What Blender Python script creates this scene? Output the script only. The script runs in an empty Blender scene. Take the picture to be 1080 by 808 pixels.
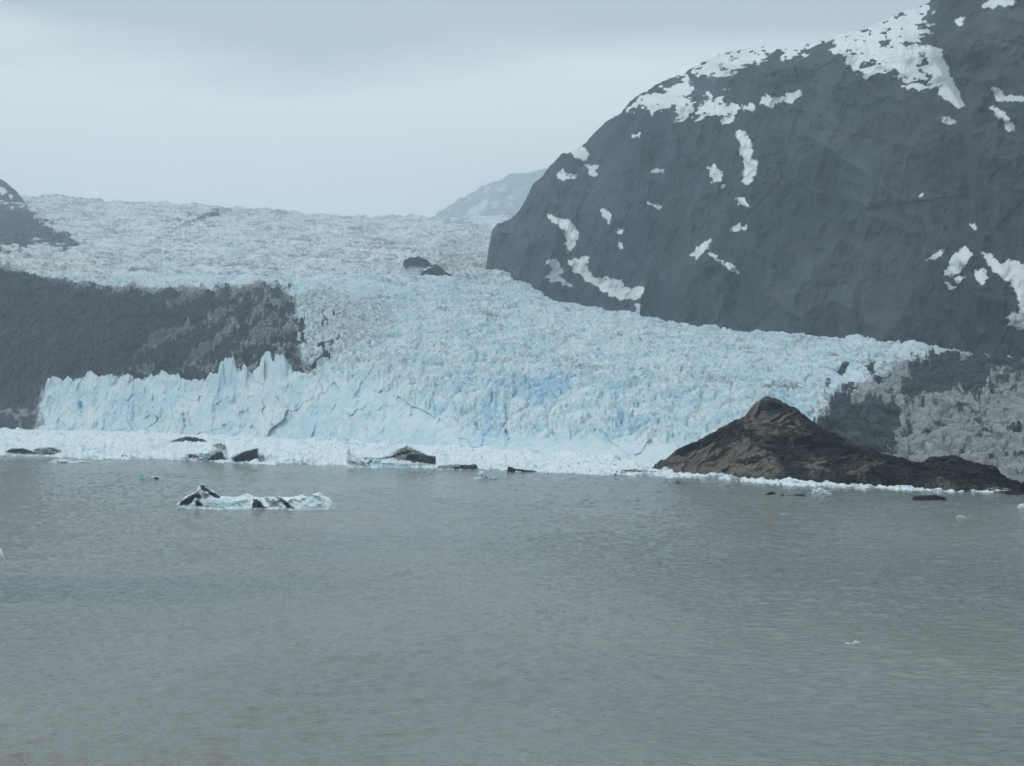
import bpy, math
import numpy as np

rng = np.random.default_rng(7)
C = bpy.context.scene.collection
F32 = np.float32

# ------------------------------------------------------------------ camera geometry (photo is 1080 x 808)
F = 1484.0            # focal length in photo pixels
H = 35.0              # deck height above the water
HOR = 430.0           # image row of the horizon
TH = math.atan((HOR - 404.0) / F)
CT, ST = math.cos(TH), math.sin(TH)

def at(px, py, D):
    """world point seen at (px, py) lying D metres ahead"""
    px, py, D = np.broadcast_arrays(np.asarray(px, float), np.asarray(py, float), np.asarray(D, float))
    v = 404.0 - py
    dy = F * CT - v * ST
    dz = F * ST + v * CT
    s = D / dy
    return np.stack([(px - 540.0) * s, D, H + dz * s], -1)

def proj(P):
    x, y, z = P[..., 0], P[..., 1], P[..., 2] - H
    d = np.maximum(y * CT + z * ST, 1e-3)
    u = -y * ST + z * CT
    return 540 + F * x / d, 404 - F * u / d

def zat(py, D):
    v = 404.0 - py
    return H + D * (F * ST + v * CT) / (F * CT - v * ST)

def water_D(py):
    v = 404.0 - py
    return -H * (F * CT - v * ST) / (F * ST + v * CT)

# ------------------------------------------------------------------ noise
_perm = rng.permutation(256).astype(np.int32)
_perm = np.concatenate([_perm, _perm, _perm])
_g = rng.normal(size=(256, 3)); _g /= np.linalg.norm(_g, axis=1)[:, None]; _g = (_g * 1.5).astype(F32)
_r1, _r2, _r3 = (rng.random(256).astype(F32) for _ in range(3))

def perlin(x, y, z=None):
    x = np.asarray(x, F32).ravel(); y = np.asarray(y, F32).ravel()
    z = np.full_like(x, 0.37) if z is None else np.asarray(z, F32).ravel()
    xi, yi, zi = np.floor(x), np.floor(y), np.floor(z)
    fx, fy, fz = x - xi, y - yi, z - zi
    xi, yi, zi = (a.astype(np.int32) & 255 for a in (xi, yi, zi))
    u, v, w = (t * t * t * (t * (t * 6 - 15) + 10) for t in (fx, fy, fz))
    def gr(dx, dy, dz):
        h = _perm[_perm[_perm[xi + dx] + yi + dy] + zi + dz]
        return _g[h, 0] * (fx - dx) + _g[h, 1] * (fy - dy) + _g[h, 2] * (fz - dz)
    def mix(a, b, t): return a + (b - a) * t
    return mix(mix(mix(gr(0,0,0), gr(1,0,0), u), mix(gr(0,1,0), gr(1,1,0), u), v),
               mix(mix(gr(0,0,1), gr(1,0,1), u), mix(gr(0,1,1), gr(1,1,1), u), v), w)

def fbm(x, y, z=None, o=4, ridged=False):
    s, a, t = 0, 1.0, 0
    x = np.asarray(x, F32); y = np.asarray(y, F32)
    z = np.zeros(x.shape, F32) if z is None else np.asarray(z, F32)
    for i in range(o):
        n = perlin(x * 2**i + 17.3 * i, y * 2**i + 9.1 * i, z * 2**i + 5.7 * i)
        if ridged: n = 1 - 2 * np.abs(n)
        s = s + a * n; t += a; a *= 0.5
    return (s / t).reshape(x.shape)

def worley(x, y):
    """F1, F2, two random numbers of the nearest cell"""
    sh = np.shape(x)
    x = np.asarray(x, F32).ravel(); y = np.asarray(y, F32).ravel()
    xi, yi = np.floor(x).astype(np.int32), np.floor(y).astype(np.int32)
    f1 = np.full(x.shape, 9, F32); f2 = f1.copy(); idx = np.zeros(x.shape, np.int32)
    for dx in (-1, 0, 1):
        for dy in (-1, 0, 1):
            h = _perm[_perm[(xi + dx) & 255] + ((yi + dy) & 255)]
            d = (xi + dx + _r1[h] - x) ** 2 + (yi + dy + _r2[h] - y) ** 2
            c = d < f1
            f2 = np.where(c, f1, np.minimum(f2, d)); f1 = np.where(c, d, f1); idx = np.where(c, h, idx)
    return [a.reshape(sh) for a in (np.sqrt(f1), np.sqrt(f2), _r3[idx], _r1[_perm[idx]])]

def facet(x, y):
    """broken planes: every cell a flat face with its own tilt and level, about -1..1"""
    sh = np.shape(x)
    x = np.asarray(x, F32).ravel(); y = np.asarray(y, F32).ravel()
    xi, yi = np.floor(x).astype(np.int32), np.floor(y).astype(np.int32)
    f1 = np.full(x.shape, 9, F32); idx = np.zeros(x.shape, np.int32); ox = np.zeros(x.shape, F32); oy = ox.copy()
    for dx in (-1, 0, 1):
        for dy in (-1, 0, 1):
            h = _perm[_perm[(xi + dx) & 255] + ((yi + dy) & 255)]
            ax, ay = xi + dx + _r1[h] - x, yi + dy + _r2[h] - y
            d = ax * ax + ay * ay; c = d < f1
            f1 = np.where(c, d, f1); idx = np.where(c, h, idx); ox = np.where(c, ax, ox); oy = np.where(c, ay, oy)
    return ((_r3[idx] - 0.5) * 1.1 + (_r1[_perm[idx]] - 0.5) * 2.4 * ox + (_r2[_perm[idx + 1]] - 0.5) * 2.4 * oy).reshape(sh)

def sstep(a, b, x):
    t = np.clip((x - a) / (b - a), 0, 1); return t * t * (3 - 2 * t)

def polysd(px, py, poly, lim=24.0):
    """signed distance in photo pixels, positive inside, clipped to +-lim"""
    poly = np.asarray(poly, F32)
    out = np.full(px.shape, -lim, F32)
    m = (px > poly[:, 0].min() - lim) & (px < poly[:, 0].max() + lim) & (py > poly[:, 1].min() - lim) & (py < poly[:, 1].max() + lim)
    if not m.any(): return out
    x, y = px[m].astype(F32), py[m].astype(F32)
    d = np.full(x.shape, 1e9, F32); ins = np.zeros(x.shape, bool)
    for i in range(len(poly)):
        (ax, ay), (bx, by) = poly[i - 1], poly[i]
        ex, ey = bx - ax, by - ay
        t = np.clip(((x - ax) * ex + (y - ay) * ey) / (ex * ex + ey * ey + 1e-9), 0, 1)
        d = np.minimum(d, (x - ax - t * ex) ** 2 + (y - ay - t * ey) ** 2)
        c = (ay > y) != (by > y)
        ins ^= c & (x < (bx - ax) * (y - ay) / (by - ay + 1e-12) + ax)
    out[m] = np.clip(np.where(ins, 1, -1) * np.sqrt(d), -lim, lim)
    return out

def polys(px, py, L, lim=24.0):
    o = np.full(px.shape, -lim, F32)
    for p in L: o = np.maximum(o, polysd(px, py, p, lim))
    return o

# ------------------------------------------------------------------ mesh helpers
def link_mesh(name, V, Q, mat, attrs=None, parent=None, loc=(0, 0, 0), smooth=False):
    me = bpy.data.meshes.new(name)
    V = np.ascontiguousarray(V, F32); Q = np.ascontiguousarray(Q, np.int32)
    nq, k = Q.shape
    me.vertices.add(len(V)); me.vertices.foreach_set('co', V.ravel())
    me.loops.add(nq * k); me.loops.foreach_set('vertex_index', Q.ravel())
    me.polygons.add(nq); me.polygons.foreach_set('loop_start', np.arange(0, nq * k, k, dtype=np.int32))
    me.polygons.foreach_set('use_smooth', np.full(nq, smooth, bool))
    me.update(calc_edges=True); me.validate()
    for n, a in (attrs or {}).items():
        at_ = me.attributes.new(n, 'FLOAT', 'POINT'); at_.data.foreach_set('value', np.ascontiguousarray(a, F32).ravel())
    me.materials.append(mat)
    o = bpy.data.objects.new(name, me); C.objects.link(o)
    o.location = loc
    if parent: o.parent = parent
    return o

def grid_faces(nr, nc):
    i = np.arange(nr * nc).reshape(nr, nc)
    return np.stack([i[:-1, :-1], i[:-1, 1:], i[1:, 1:], i[1:, :-1]], -1).reshape(-1, 4)

def submesh(V, Q, A, sel):
    Qs = Q[sel]; used = np.unique(Qs)
    mp = np.full(len(V), -1, np.int32); mp[used] = np.arange(len(used))
    return V[used], mp[Qs], {n: a[used] for n, a in A.items()}

def comps(ids, nr, nc, small):
    """4-connected pieces of a face-id grid: (id, face mask); pieces below `small` faces are left to the parent (-1)"""
    g = ids.reshape(nr, nc); seen = np.zeros(g.shape, bool); out = []
    for r0, c0 in zip(*np.nonzero(g >= 0)):
        if seen[r0, c0]: continue
        k = g[r0, c0]; st = [(r0, c0)]; seen[r0, c0] = True; cells = []
        while st:
            r, c = st.pop(); cells.append((r, c))
            for a, b in ((r + 1, c), (r - 1, c), (r, c + 1), (r, c - 1)):
                if 0 <= a < nr and 0 <= b < nc and not seen[a, b] and g[a, b] == k:
                    seen[a, b] = True; st.append((a, b))
        if len(cells) >= small:
            f = np.array([r * nc + c for r, c in cells]); out.append((k, f))
    return out

def tag(o, label=None, cat=None, group=None, kind=None):
    if label: o['label'] = label
    if cat: o['category'] = cat
    if group: o['group'] = group
    if kind: o['kind'] = kind
    return o

def empty(name, loc=(0, 0, 0)):
    o = bpy.data.objects.new(name, None); C.objects.link(o); o.location = loc
    o.empty_display_size = 5; return o

# ------------------------------------------------------------------ materials
class NT:
    def __init__(s, name):
        s.m = bpy.data.materials.new(name); s.m.use_nodes = True
        s.t = s.m.node_tree; s.p = s.t.nodes['Principled BSDF']
        s.pos = s.n('ShaderNodeNewGeometry').outputs['Position']
    def n(s, typ, **kw):
        x = s.t.nodes.new(typ)
        for k, v in kw.items(): setattr(x, k, v)
        return x
    def put(s, sock, v):
        if isinstance(v, bpy.types.NodeSocket): s.t.links.new(v, sock)
        elif isinstance(v, (tuple, list)) and sock.type == 'RGBA': sock.default_value = (*v[:3], 1)
        else: sock.default_value = v
    def math(s, op, a, b=0.0, c=0.0):
        x = s.n('ShaderNodeMath', operation=op)
        for i, v in enumerate((a, b, c)): s.put(x.inputs[i], v)
        return x.outputs[0]
    def ss(s, a, b, v):
        x = s.n('ShaderNodeMapRange', interpolation_type='SMOOTHSTEP')
        s.put(x.inputs[0], v); x.inputs[1].default_value = a; x.inputs[2].default_value = b
        return x.outputs[0]
    def mix(s, f, a, b):
        x = s.n('ShaderNodeMix', data_type='RGBA')
        s.put(x.inputs[0], f); s.put(x.inputs[6], a); s.put(x.inputs[7], b)
        return x.outputs[2]
    def attr(s, name): return s.n('ShaderNodeAttribute', attribute_name=name).outputs['Fac']
    def noise(s, scale, detail=4, rough=0.55, stretch=(1, 1, 1), dist=0.0):
        mp = s.n('ShaderNodeMapping'); s.t.links.new(s.pos, mp.inputs[0]); mp.inputs['Scale'].default_value = stretch
        x = s.n('ShaderNodeTexNoise'); s.t.links.new(mp.outputs[0], x.inputs['Vector'])
        x.inputs['Scale'].default_value = scale; x.inputs['Detail'].default_value = detail
        x.inputs['Roughness'].default_value = rough; x.inputs['Distortion'].default_value = dist
        return x.outputs[0]
    def bump(s, h, strength, dist):
        b = s.n('ShaderNodeBump'); b.inputs['Strength'].default_value = strength; b.inputs['Distance'].default_value = dist
        s.put(b.inputs['Height'], h); s.t.links.new(b.outputs[0], s.p.inputs['Normal'])
    def done(s, col, rough=0.7, spec=0.3):
        s.put(s.p.inputs['Base Color'], col); s.put(s.p.inputs['Roughness'], rough)
        s.p.inputs['Specular IOR Level'].default_value = spec
        return s.m

def ice_material(name, sc=1.0, white=(0.61, 0.69, 0.712), pale=(0.45, 0.605, 0.67), blue=(0.22, 0.45, 0.64),
                 dark=(0.019, 0.025, 0.031), dirt=(0.265, 0.278, 0.278)):
    """glacier ice: white crust, pale and deep blue clean ice, grey grit, dark rubble. sc = size of the grain in metres"""
    k = NT(name)
    n1 = k.noise(0.06 / sc, 4); n2 = k.noise(0.35 / sc, 5, 0.6, (1, 1, 0.45)); n3 = k.noise(1.6 / sc, 3)
    c = k.mix(k.ss(0.40, 0.62, k.math('ADD', k.math('MULTIPLY', n1, 0.6), k.math('MULTIPLY', n2, 0.4))), white, pale)
    c = k.mix(k.ss(0.25, 0.85, k.math('ADD', k.attr('firn'), k.math('MULTIPLY', k.math('SUBTRACT', n2, 0.5), 0.9))), c, (0.66, 0.69, 0.695))
    bl = k.ss(0.30, 0.95, k.math('ADD', k.attr('blue'), k.math('MULTIPLY', k.math('SUBTRACT', n2, 0.5), 1.3)))
    c = k.mix(bl, c, blue)
    dd = k.math('ADD', k.attr('dirt'), k.math('MULTIPLY', k.math('SUBTRACT', n2, 0.5), 1.6))
    dd = k.math('ADD', dd, k.math('MULTIPLY', k.math('SUBTRACT', n3, 0.5), 0.7))
    c = k.mix(k.ss(0.28, 0.85, dd), c, dirt)
    c = k.mix(k.ss(0.85, 1.6, dd), c, (0.095, 0.107, 0.117))
    # fine brownish grit
    g = k.ss(0.64, 0.72, k.noise(0.22 / sc, 5, 0.7, (1, 1, 2)))
    c = k.mix(k.math('MULTIPLY', g, 0.30), c, (0.30, 0.265, 0.24))
    db = k.math('ADD', k.attr('debris'), k.math('MULTIPLY', k.math('SUBTRACT', n2, 0.5), 0.55))
    db = k.math('ADD', db, k.math('MULTIPLY', k.math('SUBTRACT', n3, 0.5), 0.35))
    dc = k.mix(k.ss(0.42, 0.68, k.math('ADD', k.math('MULTIPLY', n1, 0.5), k.math('MULTIPLY', n2, 0.5))), dark, tuple(x * 1.8 for x in dark))
    c = k.mix(k.ss(0.42, 0.64, db), c, dc)
    k.bump(k.math('ADD', n2, k.math('MULTIPLY', n3, 0.4)), 0.6, 1.2 * sc)
    return k.done(c, 0.62, 0.25)

def rock_material(name, sc=1.0, bumpy=0.8, dark=(0.014, 0.020, 0.027), light=(0.066, 0.076, 0.086), brown=(0.15, 0.12, 0.085)):
    k = NT(name)
    n1 = k.noise(0.012 / sc, 5, 0.6, (1, 1, 0.5)); n2 = k.noise(0.09 / sc, 6, 0.65, (1, 1, 0.35)); n3 = k.noise(0.5 / sc, 4, 0.6)
    c = k.mix(k.ss(0.38, 0.66, k.math('ADD', k.math('MULTIPLY', n1, 0.55), k.math('MULTIPLY', n2, 0.45))), dark, light)
    br = k.math('ADD', k.attr('brown'), k.math('MULTIPLY', k.math('SUBTRACT', n2, 0.5), 0.55))
    br = k.math('ADD', br, k.math('MULTIPLY', k.math('SUBTRACT', n3, 0.5), 0.5))
    c = k.mix(k.ss(0.40, 0.66, br), c, k.mix(k.ss(0.4, 0.65, n3), brown, tuple(x * 0.5 for x in brown)))
    # snow lying in gullies and on ledges
    sn = k.math('ADD', k.attr('snow'), k.math('MULTIPLY', k.math('SUBTRACT', n2, 0.5), 0.45))
    sn = k.math('ADD', sn, k.math('MULTIPLY', k.math('SUBTRACT', n3, 0.5), 0.35))
    c = k.mix(k.ss(0.42, 0.60, sn), c, (0.74, 0.76, 0.77))
    k.bump(k.math('ADD', n2, k.math('MULTIPLY', n3, 0.3)), bumpy, 6.0 * sc)
    return k.done(c, 0.8, 0.2)

M_GLAC = ice_material('glacier_ice', 2.2)
M_BERG = ice_material('iceberg_ice', 0.5, white=(0.78, 0.83, 0.84), pale=(0.62, 0.76, 0.79), blue=(0.42, 0.60, 0.64))
M_BRASH = ice_material('brash_ice', 0.9, white=(0.74, 0.79, 0.805), pale=(0.63, 0.73, 0.77))
M_MOUNT = rock_material('mountain_rock', 1.6, 0.4)
M_PEAK = rock_material('hazed_peak_rock', 5.0, dark=(0.075, 0.08, 0.084), light=(0.19, 0.20, 0.205))  # rock tones lightened, part of the haze fade is in the colour
M_KNOLL = rock_material('knoll_rock', 0.22, dark=(0.010, 0.0105, 0.0115), light=(0.026, 0.026, 0.027), brown=(0.185, 0.166, 0.138))

def water_material():
    k = NT('silty_water')
    n1 = k.noise(0.012, 4, 0.5, (1, 0.5, 1)); big = k.noise(0.005, 3, 0.5, (0.35, 1, 1))
    col = k.mix(k.ss(0.40, 0.62, n1), (0.180, 0.190, 0.177), (0.218, 0.230, 0.215))
    col = k.mix(k.math('MULTIPLY', k.ss(0.45, 0.7, big), 0.55), col, (0.115, 0.165, 0.165))
    sx = k.n('ShaderNodeSeparateXYZ'); k.t.links.new(k.pos, sx.inputs[0])
    wb = k.math('MULTIPLY', k.math('SUBTRACT', k.noise(0.03, 4, 0.6, (0.5, 1, 1)), 0.5), 70.0)
    yy = k.math('ABSOLUTE', k.math('SUBTRACT', k.math('ADD', sx.outputs[1], wb), 272.0))
    pl = k.math('MULTIPLY', k.ss(26.0, 8.0, yy), k.ss(-20.0, -75.0, k.math('ADD', sx.outputs[0], wb)))
    col = k.mix(k.math('MULTIPLY', pl, 0.8), col, (0.105, 0.165, 0.168))   # a plume of clearer melt water
    w1 = k.noise(0.55, 4, 0.6, (0.55, 1.0, 1)); w2 = k.noise(2.3, 3, 0.6, (0.6, 1.0, 1))
    h = k.math('ADD', k.math('MULTIPLY', w1, 1.0), k.math('MULTIPLY', w2, 0.25))
    k.bump(h, 0.9, 0.6)
    k.p.inputs['IOR'].default_value = 1.33
    return k.done(col, 0.10, 0.5)
M_WATER = water_material()

# ------------------------------------------------------------------ water: one sheet to the horizon, waves in the seen wedge
def build_water():
    Da = water_D(np.arange(850.0, 505.0, -0.55)); Db = water_D(np.arange(505.0, 476.0, -0.5))
    D = np.concatenate([[5, 20, 40, 60, 80, 95], Da, Db, [1300, 1700, 2400, 4000, 8000, 12500]])
    th = np.concatenate([np.linspace(-180, -30, 40), np.linspace(-24, 24, 1150), np.linspace(30, 180, 40)])
    th = np.radians(th)
    R, T = np.meshgrid(D, th, indexing='ij')
    X, Y = R * np.sin(T), R * np.cos(T)
    amp = sstep(85, 105, R) * (1 - sstep(900, 1200, R)) * (np.abs(T) < math.radians(24.1))
    z = 0.5 * fbm(X / 17, Y / 13, np.full(X.shape, 4.0), 2) + 0.55 * fbm(X / 8.0, Y / 5.0, np.full(X.shape, 2.0), 3) + 0.52 * fbm(X / 3.2 + Y / 12, Y / 1.7, np.full(X.shape, 7.0), 2)
    z = z * amp * (0.75 + 0.5 * fbm(X / 90, Y / 60, None, 2))
    V = np.stack([X, Y, z], -1).reshape(-1, 3)
    Q = grid_faces(*X.shape)
    # close the small hole round the nadir
    o = link_mesh('water', V, Q, M_WATER, smooth=True)
    tag(o, 'grey green silty water of the bay with small ripples', kind='structure'); return o
build_water()

# ------------------------------------------------------------------ shore curves
W_X = [-200, 0, 60, 110, 160, 250, 340, 400, 500, 560, 640, 690, 720, 800, 850, 900, 960, 1000, 1080, 1280]
W_Y = [477, 480, 482, 485, 484, 489, 491, 493, 495, 498, 501, 503, 505, 510, 513, 516, 519, 520, 523, 530]
TX = [-200, 0, 50, 100, 200, 300, 350, 420, 500, 560, 620, 700, 800, 900, 960, 1020, 1080, 1280]
TD = [1640, 1500, 1460, 1420, 1340, 1250, 1190, 1110, 1030, 980, 930, 880, 850, 820, 780, 740, 700, 640]
def toeD(px): return np.interp(px, TX, TD)

# ------------------------------------------------------------------ glacier
def build_glacier():
    px = np.arange(-180.0, 1262.0, 1.0); nc = len(px)
    wob = perlin(px / 23.0, px * 0 + 3.1) * 1.0
    s1y = np.interp(px, [-200, 0, 44, 50, 60, 100, 150, 200, 232, 240, 250, 262, 272, 290, 300, 312, 350, 420, 500, 560, 620, 700, 780, 860, 900, 960, 1020, 1080, 1280],
                        [425, 420, 414, 405, 404, 402, 402, 405, 403, 402, 402, 400, 396, 391, 396, 399, 399, 402, 406, 408, 410, 415, 430, 458, 482, 502, 508, 512, 512]) + 1.5 * wob
    jag = np.abs(perlin(px / 5.0, px * 0 + 8.3)) + 0.7 * np.abs(perlin(px / 2.2, px * 0 + 4.3))
    jag = jag * np.interp(px, [40, 60, 320, 420], [1, 1, 1, 0.2])
    s1y = s1y + 3.0 - 3.2 * jag - np.interp(px, [40, 60, 330, 420], [0, 7, 7, 2]) * np.abs(perlin(px / 15, px * 0 + 6.6))
    s1D = toeD(px) + np.interp(px, [-200, 0, 300, 420, 560, 700, 840, 900, 1100], [60, 60, 65, 110, 165, 170, 120, 40, 25])
    s2y = np.interp(px, [-200, 0, 30, 60, 120, 200, 250, 290, 312, 335, 420, 500, 560, 600, 650, 700, 760, 800, 850, 900, 960, 1000, 1020, 1040, 1080, 1280],
                        [276, 284, 292, 300, 306, 309, 306, 303, 313, 310, 308, 308, 313, 325, 333, 342.5, 351, 355, 358, 363, 367.5, 371.5, 374.5, 375.5, 382, 402])
    s2D = np.interp(px, [-200, 0, 200, 320, 420, 500, 560, 620, 700, 800, 900, 1000, 1080, 1280],
                        [1900, 1880, 1840, 1900, 2100, 2250, 2280, 2130, 1930, 1740, 1590, 1450, 1350, 1150])
    s3y = np.interp(px, [-200, 0, 120, 300, 420, 520, 700], [250, 258, 262, 266, 266, 262, 262])
    s3D = np.full(nc, 2950.0)
    s4y = np.interp(px, [-200, 0, 25, 60, 90, 120, 200, 250, 300, 350, 400, 460, 520, 700], [200, 203, 208, 206, 210, 213, 215, 218, 223, 227, 229, 228, 227, 226])
    s4y = s4y + 1.2 * perlin(px / 14, px * 0 + 1.7) + 0.8 * perlin(px / 4, px * 0 + 2.7)
    s4D = np.full(nc, 4400.0)
    z0 = np.full(nc, -4.0); z1 = zat(s1y, s1D); z2 = zat(s2y, s2D)
    low = sstep(545, 605, px)                    # right of here the ice ends against the mountain
    z3 = zat(s3y, s3D) * (1 - low) + z2 * low; z4 = zat(s4y, s4D) * (1 - low) + z2 * low
    D0 = toeD(px); D5 = s4D + 500; z5 = z4 - 40
    seg = [(D0, z0, s1D, z1, 120, 1.0), (s1D, z1, s2D, z2, 560, 1.25), (s2D, z2, s3D, z3, 260, 1.0), (s3D, z3, s4D, z4, 230, 1.0), (s4D, z4, D5, z5, 8, 1.0)]
    Ds, Zs, Ks = [], [], []
    for i, (Da, za, Db, zb, n, e) in enumerate(seg):
        t = np.linspace(0, 1, n, endpoint=(i == len(seg) - 1))[:, None]
        tD = t ** e
        Ds.append(Da + (Db - Da) * tD); Zs.append(za + (zb - za) * (tD ** (0.86 if i == 1 else 1))); Ks.append(np.broadcast_to(i + t, (n, nc)))
    D = np.concatenate(Ds); Z = np.concatenate(Zs); K = np.concatenate(Ks)
    nr = D.shape[0]
    PX = np.broadcast_to(px, D.shape)
    X = (PX - 540) / F * D                       # straight columns in plan
    Y = D.copy()
    P = np.stack([X, Y, Z], -1)
    bx, by = proj(P)                             # where the smooth surface stands in the photo
    bx = bx.astype(F32); by = by.astype(F32)

    # --- colour regions
    nz = 9 * fbm(bx / 22, by / 22, None, 4) + 5 * fbm(bx / 6, by / 12, None, 2)
    left = [(-220, 268), (0, 283), (30, 291), (60, 299), (120, 305), (200, 308), (250, 306), (292, 302), (305, 316), (312, 330), (318, 352), (312, 368), (330, 392), (300, 396), (290, 388), (270, 402), (200, 408), (150, 406), (100, 408), (45, 412), (40, 440), (36, 466), (-220, 470)]
    gaps = [
            [(20, 420), (45, 425), (48, 450), (10, 452), (-20, 440), (-10, 425)]]
    nz2 = fbm(bx / 14, by / 9, None, 3)
    sd_l = polysd(bx, by, left) + nz * 0.8
    sd_g = polys(bx, by, gaps) + 20 * nz2 - 4 + 12 * fbm(bx / 5, by / 5, None, 3)
    deb_l = np.minimum(sd_l, -sd_g * 0.8 + 9)
    spike = polys(bx, by, [[(296, 380), (305, 363), (318, 352), (322, 360), (312, 380), (300, 392)], [(325, 390), (340, 372), (352, 366), (350, 382), (332, 392)], [(338, 345), (352, 330), (362, 333), (350, 348)]]) + nz * 0.5
    up_l = polys(bx, by, [[(-60, 205), (20, 212), (40, 222), (60, 240), (90, 258), (75, 268), (40, 262), (0, 272), (-60, 265)]]) - 3 + 18 * fbm(bx / 16, by / 3.2, None, 3)
    up_m = polys(bx, by, [[(180, 236), (205, 222), (240, 216), (258, 220), (230, 234), (205, 240)]]) - 5 + 14 * fbm(bx / 12, by / 3.0, None, 3)
    right_a = [(955, 395), (968, 380), (985, 376), (1010, 372), (1040, 372), (1085, 381), (1280, 398), (1280, 418), (1080, 400), (1062, 398), (1045, 412), (1030, 425), (1010, 412), (998, 424), (985, 420), (965, 430), (948, 422), (950, 408)]
    right_b = [(872, 430), (880, 418), (887, 408), (894, 420), (902, 424), (920, 423), (945, 430), (955, 445), (950, 470), (930, 490), (870, 480), (860, 455)]
    sd_r = polys(bx, by, [right_a, right_b]) + nz * 0.7
    sd_r2 = polysd(bx, by, [(855, 440), (876, 420), (880, 478), (850, 470)]) * 0
    deb = np.maximum.reduce([deb_l, spike, sd_r, up_l, up_m])
    al, ac = bx * .91 - by * .41, bx * .41 + by * .91
    streak = fbm(al / 42, ac / 15, None, 4) + 0.35 * fbm(bx / 3.5, by / 10, None, 3)
    mott = fbm(bx / 12, by / 9, None, 4) + 0.5 * fbm(bx / 3.2, by / 5, None, 2)
    mr = sstep(120, 300, bx) * (bx < 440) * (by > 268)
    deb = np.where(mr > 0, np.minimum(deb, 20 - 14 * mr) + 30 * mr * mott, deb)
    deb = deb - (58 * np.maximum(streak - 0.0, 0) * sstep(60, 170, bx) + 9 * np.maximum(streak, 0)) * (bx < 440) * (by > 268)
    deb = np.where((bx > 700) & (deb > -23), np.minimum(deb, 14) + 24 * fbm(bx / 11, by / 14, None, 4) + 9 * fbm(bx / 2.5, by / 7, None, 2), deb)
    deb = np.maximum(deb, np.where((bx > 870) & (by > 385), -7 + 34 * fbm(bx / 16, by / 12, None, 4) - 0.08 * np.maximum(890 - bx, 0), -30))
    dirt_l = (1.15 + 0.9 * streak) * sstep(-9, 6, sd_l)
    debris = 0.5 + deb / 26.0
    side = np.where(by > 268, 0, 1)
    dirt = np.full(D.shape, 0.0, F32)
    dirt = np.maximum(dirt, 0.50 * sstep(-8, 14, polysd(bx, by, [(300, 310), (345, 305), (420, 318), (430, 345), (390, 380), (350, 395), (300, 396), (318, 345)])))
    dirt = np.maximum(dirt, 1.0 * sstep(-14, 16, polysd(bx, by, [(945, 385), (985, 372), (1080, 378), (1280, 400), (1280, 560), (880, 560), (850, 470), (870, 430)])))
    dirt = np.maximum(dirt, (0.62 + 0.5 * nz2) * sstep(-10, 6, sd_g + 4))
    dirt = np.maximum(dirt, 0.42 * sstep(-10, 10, polysd(bx, by, [(-220, 260), (40, 250), (120, 290), (200, 300), (300, 298), (200, 312), (-220, 300)])))
    dirt = np.maximum(dirt, 0.55 * sstep(-10, 8, polysd(bx, by, [(440, 280), (460, 250), (510, 238), (520, 290), (560, 308), (480, 300)])))
    dirt = np.maximum(dirt, 0.75 * sstep(-4, 6, polysd(bx, by, [(-220, 400), (48, 408), (42, 470), (-220, 470)])))
    dirt = np.maximum(dirt, 0.20 * sstep(300, 330, by) * (1 - sstep(370, 395, by)))
    dirt = np.maximum(dirt, (0.44 + 0.9 * fbm(X / 110, Y / 30, None, 4)) * (1 - sstep(285, 305, by)))  # streaky grit on the upper ice, kept thin to whiten it like haze
    dirt = np.maximum(dirt, (0.16 + 0.9 * fbm(X / 30, Y / 40, None, 3)) * (1 - sstep(380, 405, by)) * sstep(295, 310, by))
    dirt = np.maximum(dirt, dirt_l)
    blue = (0.10 + 0.38 * fbm(X / 110, Y / 170, None, 3)).astype(F32)
    dirt = np.maximum(dirt, (0.1 + 1.1 * fbm(X / 120 + 3, Y / 60, None, 3)) * (K > 1.1))
    for q, a, s in (([(540, 420), (560, 395), (590, 385), (610, 395), (600, 425), (570, 440)], .62, 14), ([(500, 425), (515, 400), (535, 405), (540, 470), (500, 470)], .55, 14),
                    ([(640, 430), (660, 430), (664, 470), (648, 470)], .5, 12), ([(760, 440), (800, 425), (830, 405), (850, 400), (880, 410), (850, 425), (800, 440)], .35, 14),
                    ([(865, 392), (890, 385), (900, 400), (875, 410)], .5, 8), ([(180, 450), (190, 430), (200, 450), (196, 462)], .45, 8), ([(235, 455), (245, 440), (250, 462)], .45, 6),
                    ([(50, 460), (48, 410), (120, 408), (300, 400), (420, 400), (420, 470), (300, 462)], .22, 14), ([(370, 410), (420, 380), (640, 400), (700, 420), (690, 480), (420, 480)], .24, 14)):
        blue = np.maximum(blue, a * sstep(-s, s, polysd(bx, by, q)))
    blue *= 1 - sstep(0.1, 0.6, dirt)

    crown = (PX > 47) & (PX < 352) & (K < 1.025 + 0.02 * fbm(PX / 6, K * 20, None, 2))
    debris = np.where(crown, np.minimum(debris, 0.15), debris); dirt = np.where(crown, np.minimum(dirt, 0.25), dirt)
    # --- relief
    clean = 1 - sstep(0.3, 0.7, debris)
    face = (K < 1.0).astype(F32); fall = ((K >= 1.0) & (K < 2.0)).astype(F32)
    lo = np.interp(PX, [380, 500, 880], [0.9, 0.25, 0.2])
    f_fall = (0.75 + 0.25 * sstep(0.9, 1.1, K)) * sstep(lo, lo + 0.2, K) * (1 - sstep(1.92, 2.25, K))
    f_up = sstep(1.95, 2.2, K)
    # warped coordinates: crevasses bow across the flow
    wx = X + 14 * fbm(X / 60, Y / 60, None, 2); wy = Y + 26 * fbm(X / 45 + 9, Y / 70, None, 3)
    a1, a2, ar, ar2 = worley(wx / 15.0, wy / 17.0)
    b1, b2, br, br2 = worley(wx / 6.0 + 40, wy / 6.5)
    block = (ar - 0.5) * 6.0 - 6 * (1 - sstep(0.0, 0.2, a2 - a1)) - 2.5 * a1 + 3.0
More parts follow.
